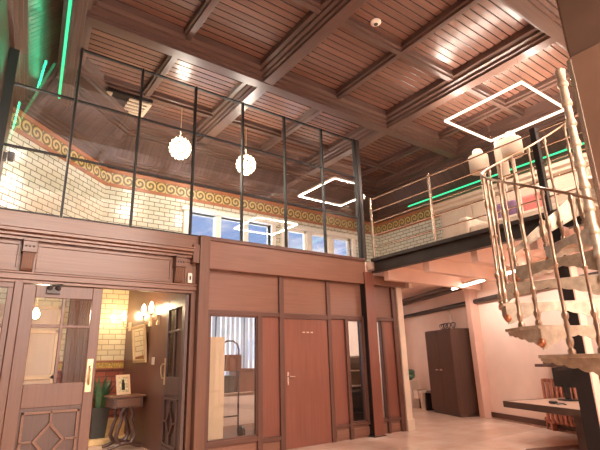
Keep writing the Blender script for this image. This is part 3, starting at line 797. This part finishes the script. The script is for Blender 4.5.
B(6.06, 6.24, 2.58, 2.6, 0, 2.87).build('flange', 'pilaster', pg, True, .004)
# ================================================================== lamps of the hall
LED_DN, LED_UP = 48, 14
def led_square(loc, label, e=.6, up_e=1):
    s = thing('led_square_light', label, 'ceiling light', loc, 0, 'square led lights')
    w = .78; t = .024
    for a in ((-w, w, -w, -w+t), (-w, w, w-t, w), (-w, -w+t, -w+t, w-t), (w-t, w, -w+t, w-t)): B(a[0], a[1], a[2], a[3], -.022, .022).build('light_bar', 'led', s)
    for sx in (-1, 1):
        for sy in (-1, 1): MB().tube([(sx*(w-.015), sy*(w-.015), .03), (sx*(w-.015), sy*(w-.015), 6.3-loc[2])], .004, 6).build('wire', 'inox', s)
    for up in (0, 1):
        for x, y, sx, sy in ((0, -w, 1.5, .03), (0, w, 1.5, .03), (-w, 0, .03, 1.5), (w, 0, .03, 1.5)):
            l = area('led_up' if up else 'led_down', (0, 0, 0), (R(180) if up else 0, 0, 0), sx, sy, (LED_UP*up_e if up else LED_DN)*e, WARM)
            l.parent = s; l.location = (x*.98, y*.98, .035 if up else -.035)
    return s
led_square((7.75, 3.93, 5.65), 'square glowing light frame hung under the coffered ceiling above the staircase', .42, 2.0)
led_square((7.75, .2, 5.65), 'square glowing light frame over the near end of the gallery')
led_square((4.0, -3.3, 5.65), 'square fill light frame added unseen over the hall floor behind the photographer', 3.6, .4)  # out-of-view fixture added as fill for the hall
led_square((.9, -3.3, 5.65), 'square fill light frame added unseen behind the photographer near the left wall', 3.6, .4)  # second unseen fixture, added to brighten the hall
def tube_light(s0, s1, t, z, label):
    m_ = MB(); a = wpt(s0, t, z); b = wpt(s1, t, z)
    o = thing('tube_light', label, 'lamp', (a+b)/2, 0, 'tube lights under the gallery')
    d = (b-a)/2
    MB().tube([-d, d], .025, 8).build('tube', 'tube', o)
    MB().tube([-d*1.03+Vector((0, 0, .04)), d*1.03+Vector((0, 0, .04))], .03, 6).build('housing', 'white', o)
    for sg in (-.8, .8): MB().tube([d*sg+Vector((0, 0, .04)), d*sg+Vector((0, 0, 2.98-z))], .008, 6).build('hanger', 'white', o)
    l = area('tube_glow', (0, 0, 0), (0, 0, 0), 1.2, .06, 11, (1, .86, .78)); l.parent = o; l.location = (0, 0, -.06); l.rotation_euler = (0, 0, WA)
tube_light(-1.3, -.1, .7, 2.76, 'lit tube light under the gallery nearest the plaster pilaster')
tube_light(-3.4, -2.0, .7, 2.76, 'lit tube light under the gallery seen behind the staircase treads')
tube_light(2.8, 3.9, 1.6, 2.85, 'unseen tube light added to brighten the passage past the water cooler')  # hidden behind the office front, added to brighten the far passage
# green led strips
def strip(name, pts, label):
    q = MB()
    for a, b in zip(pts[:-1], pts[1:]): q.tube([a, b], .02, 6)
    return tag(q.build(name, 'green'), label, 'light strip')
dl = (LW1-LW0).normalized(); nl = Vector((dl.y, -dl.x))
def lw(s_, o_): q_ = LW0+dl*s_+nl*o_; return (q_.x, q_.y)
LL = (LW1-LW0).length
trim(MB().prism([lw(.4, .65), lw(LL-.05, .65), lw(LL+.12, .82), lw(.4, .82)], 5.64, 6.4, 'z'), 'beam_v', .008)
trim(MB().prism([lw(.4, .70), lw(LL, .70), lw(LL+.08, .77), lw(.4, .77)], 5.60, 5.64, 'z'), 'beam_v', .006)
a = lw(1.0, .625); b = lw(LL-.1, .625)
strip('led_strip', [(a[0], a[1], 5.66), (b[0], b[1], 5.66)], 'green glowing led strip along the ceiling cove at the left')
strip('led_strip', [(10.0, 8.3, 5.5), (10.0, 2.6, 5.5)], 'green glowing led strip along the gallery cornice at the right')
for i, y in enumerate((1.5, 3.5, 5.3, 7.0)):
    xx = LW0.x+dl.x*(y-LW0.y)/dl.y+.58
    area('green_wash', (xx, y, 5.7), (0, R(60), 0), .06, 1.6, 2, (.03, .9, .4))
for y in (4.5, 6.5): area('green_wash_right', (10.0, y, 5.44), (0, 0, 0), .06, 1.6, .8, (.03, .9, .4))
# chandeliers
def chandelier(loc, label):
    c = thing('chandelier', label, 'chandelier', loc, 0, 'crystal chandeliers'); top = 6.4-loc[2]
    MB().lathe([(.07, top), (.06, top-.04), (.015, top-.06)], (0, 0, 0), 12).build('ceiling_rose', 'gold', c)
    MB().tube([(0, 0, top-.05), (0, 0, .2)], .008, 6).build('stem', 'gold', c)
    q = MB()
    for r_, z in ((.17, .0), (.13, .13), (.13, -.13)): q.tube([(r_*math.cos(a*.3927), r_*math.sin(a*.3927), z) for a in range(16)], .006, 6, True)
    q.build('ring', 'gold', c)
    q = MB(); n = 90
    for i in range(n):
        zz = 1-2*(i+.5)/n; rr = math.sqrt(1-zz*zz); a = i*2.39996
        p = Vector((rr*math.cos(a), rr*math.sin(a), zz))*.2
        e = .026; ax = p.normalized()
        q.add([p+Vector((e, 0, 0)), p+Vector((0, e, 0)), p-Vector((e, 0, 0)), p-Vector((0, e, 0)), p+Vector((0, 0, e*1.5)), p-Vector((0, 0, e*1.5))],
              [(0, 1, 4), (1, 2, 4), (2, 3, 4), (3, 0, 4), (1, 0, 5), (2, 1, 5), (3, 2, 5), (0, 3, 5)])
    q.build('crystal_globe', 'crystal', c)
    MB().ball((0, 0, 0), .06, 10).build('bulb', 'bulb', c)
    l = point('chandelier_light', (0, 0, 0), 36, (1, .90, .78), .18); l.parent = c; l.location = (0, 0, -.32)
    l = point('chandelier_uplight', (0, 0, 0), 18, (1, .88, .76), .1); l.parent = c; l.location = (.0, 0.02, .33)
chandelier((2.99, 8.0, 5.38), 'lit crystal globe chandelier, left of the pair behind the glass')
chandelier((4.47, 8.0, 5.38), 'lit crystal globe chandelier, right of the pair behind the glass')
# smoke detector
sd = thing('smoke_detector', 'round white smoke detector on the ceiling', 'smoke detector', (4.62, 4.12, 6.42))
MB().lathe([(.07, 0), (.085, -.01), (.085, -.03), (.06, -.05), (.02, -.055)][::-1], (0, 0, 0), 18).build('body', 'white_plastic', sd); MB().lathe([(.03, -.066), (.035, -.05)], (0, 0, 0), 12).build('sensor_cap', 'pot', sd)
# ceiling vent
cv = thing('ceiling_vent', 'cream slatted vent beside a dark hatch in the ceiling behind the glass', 'vent', (1.98, 8.36, 6.2))
B(-.42, .42, -.34, .34, .0, .22).build('housing', 'steel_black', cv)
for k_ in range(5): B(.0, .36, -.28+k_*.125, -.22+k_*.125, -.03, 0).build('slat', 'cream', cv)
B(-.42, -.32, -.3, .3, -.03, 0).build('side_board', 'cream', cv); B(.36, .42, -.3, .3, -.03, 0).build('end_board', 'cream', cv)
# spot lamp on the left tiled wall
ws = thing('wall_spotlight', 'small dark spotlight washing the left white tiled wall', 'wall lamp', (.13, 7.4, 4.25))
B(0, .05, -.04, .04, -.06, .06).build('bracket', 'steel', ws); MB().lathe([(.04, -.05), (.05, .08)], (.1, 0, 0), 12).build('head', 'steel', ws)
l = point('spot_glow', (0, 0, 0), 9, (1, .92, .78), .04); l.parent = ws; l.location = (.2, 0, .2)

# ================================================================== gallery furniture
def floor_lamp(x, y, ztop, r_, hh, label):
    f_ = thing('floor_lamp', label, 'lamp', (x, y, ZG), 0, 'white drum lamps on the gallery'); t = ztop-ZG
    MB().lathe([(.15, 0), (.15, .02), (.03, .04)], (0, 0, 0), 16).build('base', 'white', f_)
    MB().tube([(0, 0, .03), (0, 0, t-.06)], .014, 8).build('pole', 'white', f_)
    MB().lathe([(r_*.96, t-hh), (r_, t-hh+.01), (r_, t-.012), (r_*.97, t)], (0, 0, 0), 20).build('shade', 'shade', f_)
    MB().lathe([(.09, t), (.095, t+.09), (.07, t+.14), (.005, t+.15)], (0, 0, 0), 14).build('finial', 'white', f_)
floor_lamp(7.5, 4.44, 4.93, .18, .32, 'white drum shade floor lamp, furthest left of the three behind the stair rail')
floor_lamp(7.8, 4.15, 5.08, .11, .6, 'white tall narrow shade floor lamp, middle of the three behind the stair rail')
floor_lamp(7.5, 3.77, 5.0, .18, .32, 'white drum shade floor lamp, furthest right of the three behind the stair rail')
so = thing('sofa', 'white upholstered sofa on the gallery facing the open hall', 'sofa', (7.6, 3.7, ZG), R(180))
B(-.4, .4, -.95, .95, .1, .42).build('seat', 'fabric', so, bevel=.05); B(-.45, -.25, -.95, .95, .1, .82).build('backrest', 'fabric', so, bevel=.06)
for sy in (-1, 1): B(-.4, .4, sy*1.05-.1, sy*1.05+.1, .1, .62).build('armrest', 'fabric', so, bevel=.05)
for sx in (-.35, .35):
    for sy in (-.9, .9): B(sx-.03, sx+.03, sy-.03, sy+.03, 0, .1).build('leg', 'black', so)
def cushion(y, mat, label):
    o = B(-.07, .07, -.22, .22, 0, .42).build('cushion', mat, bevel=.06); o.location = (7.75, y, ZG+.425)
    tag(o, label, 'cushion', 'cushions on the gallery sofa')
cushion(4.2, 'purple', 'purple cushion on the white gallery sofa'); cushion(3.72, 'pink', 'pink cushion on the white gallery sofa')
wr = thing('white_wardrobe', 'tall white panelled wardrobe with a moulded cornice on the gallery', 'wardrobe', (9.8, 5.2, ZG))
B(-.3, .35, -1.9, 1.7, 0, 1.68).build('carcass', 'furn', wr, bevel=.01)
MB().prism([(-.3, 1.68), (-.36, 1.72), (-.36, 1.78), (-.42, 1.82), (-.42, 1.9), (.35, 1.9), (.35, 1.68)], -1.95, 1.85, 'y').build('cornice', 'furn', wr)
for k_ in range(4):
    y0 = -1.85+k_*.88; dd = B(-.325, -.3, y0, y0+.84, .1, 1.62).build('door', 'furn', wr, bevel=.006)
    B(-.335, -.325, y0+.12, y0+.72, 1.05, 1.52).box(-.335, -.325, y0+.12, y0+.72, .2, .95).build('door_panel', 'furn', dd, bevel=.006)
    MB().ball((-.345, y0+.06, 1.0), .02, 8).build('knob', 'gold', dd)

# ================================================================== under the gallery, right side
# pilaster, skirting, pipes
trim(MB().box(.06, .25, 0, .2, 0, 2.98, m=WM), 'pilaster', .006)
st(MB().box(-7.5, .06, 0, .035, .03, .13, m=WM).build('baseboard_right', 'wardrobe', bevel=.004))
st(MB().box(.25, 3.9, 0, .03, 0, .12, m=WM).build('baseboard_far', 'wardrobe', bevel=.004))
def wpipe(s0, s1, t, z, r_, mat, label):
    a = wpt(s0, t, z); b = wpt(s1, t, z)
    o = MB().tube([a, b], r_, 10).build('ceiling_pipe', mat); tag(o, label, 'pipe', 'pipes along the plaster wall')
wpipe(-3.5, 4.1, .07, 2.5, .055, 'steel', 'dark thick pipe, lowest of the pipes along the plaster wall')
wpipe(.2, 4.1, .3, 2.83, .05, 'column', 'brown pipe high under the gallery nearest the plaster wall')
wpipe(.2, 4.1, .55, 2.86, .05, 'column', 'brown pipe high under the gallery furthest from the plaster wall')
cp = MB(); a = wpt(1.25, .03, 1.95); cp.tube([a, wpt(1.25, .03, 2.3), wpt(1.33, .03, 2.36), wpt(1.33, .03, 2.45)], .025, 8)
tag(cp.build('conduit_pipe', 'white_plastic'), 'thin white conduit rising up the wall above the dark wardrobe', 'pipe')
# wardrobe
def wthing(name, label, cat, s, t, group=None): return thing(name, label, cat, wpt(s, t), WA, group)
wd = wthing('wardrobe', 'dark brown two door wardrobe against the plaster wall under the gallery', 'wardrobe', 1.08, .035)
WH = 1.93
B(-.62, .62, .01, .5, .06, WH).build('carcass', 'wardrobe', wd, bevel=.006); B(-.6, .6, .02, .47, 0, .06).build('plinth', 'deskedge', wd)
for x0, x1 in ((-.61, -.005), (.005, .61)):
    dd = B(x0, x1, .5, .522, .08, WH-.02).build('door', 'wardrobe', wd, bevel=.004)
    hx = -.04 if x0 < 0 else .04
    MB().tube([(hx, .522, 1.0), (hx, .56, 1.0), (hx-.12*(1 if hx < 0 else -1), .56, 1.0)], .01, 8).build('handle', 'chrome', dd)
cc = thing('cable_coil', 'tangle of dark cable coils lying on top of the wardrobe', 'cable', wpt(1.1, .25, WH), WA)
q = MB()
for i in range(5):
    cx = -.3+i*.15; q.tube([(cx+.08*math.cos(t*.5), .04*math.sin(i)+.02*math.sin(t), .085+.075*math.sin(t*.5)) for t in range(13)], .01, 6)
q.build('coil', 'black', cc)
# water cooler, bins
wcl = wthing('water_cooler', 'white water cooler with an upturned green bottle near the far wall', 'water cooler', 3.06, .42)
B(-.15, .15, -.16, .16, 0, .7).build('body', 'white_plastic', wcl, bevel=.02)
B(-.1, .1, .16, .19, .45, .62).build('tap_panel', 'cream', wcl, bevel=.004)
MB().lathe([(.04, .7), (.05, .73), (.12, .77), (.135, .81), (.135, .84), (.125, .86), (.135, .88), (.135, .94), (.1, .98), (.01, .99)], (0, 0, 0), 18).build('bottle', 'bottle', wcl)
bn = wthing('white_box', 'small white box on a short stand beside the water cooler', 'box', 2.66, .4); B(-.12, .12, -.1, .1, .25, .47).build('shell', 'white_plastic', bn, bevel=.01); B(-.13, .13, -.11, .11, .45, .48).build('lid', 'cream', bn); B(-.03, .03, -.14, .0, .0, .25).build('stand', 'steel', bn)
bb = wthing('waste_bin', 'pale waste bin with a lid beside the dark wardrobe', 'bin', 2.32, .42); MB().lathe([(.1, 0), (.13, .42)], (0, 0, 0), 16).build('bucket', 'cream', bb); MB().lathe([(.135, .42), (.135, .45), (.02, .47)], (0, 0, 0), 16).build('lid', 'white_plastic', bb)
kb = wthing('black_case', 'flat black case standing on the floor against the dark wardrobe', 'case', 2.06, .42); B(-.03, .03, -.11, .11, 0, .42).build('body', 'black', kb, bevel=.01); MB().tube([(0, -.06, .42), (0, -.05, .46), (0, .05, .46), (0, .06, .42)], .01).build('handle', 'black', kb)
# radiator
rd = wthing('radiator', 'copper coloured column radiator on the plaster wall behind the desk', 'radiator', -2.75, .1)
for i in range(18):
    x = .95-i*.105
    q = MB()
    for y in (-.045, .045): q.tube([(x, y, .16), (x, y, .82)], .026, 8)
    q.tube([(x, -.05, .84), (x, .05, .84)], .032, 8); q.tube([(x, -.05, .15), (x, .05, .15)], .032, 8)
    q.build('radiator_section', 'radiator', rd)
MB().tube([(1.0, 0, .84), (-.9, 0, .84)], .02).tube([(1.0, 0, .15), (-.9, 0, .15)], .02).build('header_pipe', 'radiator', rd)
for x in (.9, -.8): B(x-.02, x+.02, -.05, .05, 0, .14).build('foot', 'radiator', rd)
MB().tube([(1.0, 0, .15), (1.06, 0, .15), (1.06, 0, .0)], .015).ball((1.06, 0, .18), .035, 8).build('valve', 'radiator', rd)
# desk
dk = thing('desk', 'wide wooden desk with a thick dark edge behind the black gallery pillar', 'desk', (7.36, 4.54, 0), WA)
B(-1.75, 0, -1.15, 0, .5, .58).build('desk_top', 'desk', dk, bevel=.004)
B(-1.75, 0, 0.0, .012, .49, .585).box(0.0, .012, -1.15, .012, .49, .585).build('edge_band', 'deskedge', dk)
B(-1.7, -1.1, -.8, -.3, 0, .5).build('pedestal', 'deskedge', dk, bevel=.006)
mn = thing('monitor', 'dark flat monitor seen from behind on the desk', 'monitor', Vector((7.36, 4.54, .582))+WD*(-.45)-WN*.85, WA)
B(-.24, .24, -.02, .02, .2, .5).build('screen', 'black', mn, bevel=.006); B(-.04, .04, -.02, .03, .02, .25).build('stand', 'black', mn); B(-.13, .13, -.1, .1, 0, .02).build('base', 'black', mn, bevel=.004)
kbd = thing('computer_mouse', 'small dark mouse with a cable on the desk top', 'mouse', Vector((7.36, 4.54, .582))+WD*(-.75)-WN*.3, WA)
B(-.06, .06, -.035, .035, 0, .04).build('shell', 'black', kbd, bevel=.015); MB().tube([(-.06, 0, .01), (-.18, .08, .006), (-.26, 0, .006), (-.12, -.09, .006), (.1, -.1, .006)], .007, 6).build('cable', 'black', kbd)
sh = wthing('wall_shelf', 'dark wall shelf above the radiator', 'shelf', -2.2, 0)
B(-2.2, .34, .005, .3, 1.08, 1.13).build('board', 'deskedge', sh, bevel=.004)
for x in (-.1, -1.4): B(x-.015, x+.015, .005, .22, .96, 1.08).build('bracket', 'steel', sh)
for i, (s, w, hh) in enumerate(((-2.15, .24, .06), (-2.62, .6, .08))):
    o = B(-w/2, w/2, -.1, .1, 0, hh).box(-w/2-.005, w/2+.005, -.105, .105, hh-.02, hh).build('flat_box', 'wardrobe', bevel=.004); o.location = wpt(s, .16, 1.1325); o.rotation_euler = (0, 0, WA)
    tag(o, ['small flat brown box at the left end of the wall shelf', 'long flat brown box in the middle of the wall shelf'][i], 'box', 'boxes on the wall shelf')
tag(MB().box(-.6, .6, -.5, .5, 0, .012, m=Matrix.Translation((7.0, 3.2, 0)) @ Matrix.Rotation(WA, 4, 'Z')).build('floor_mat', 'rug', bevel=.003), 'brown floor mat lying under the desk', 'mat')
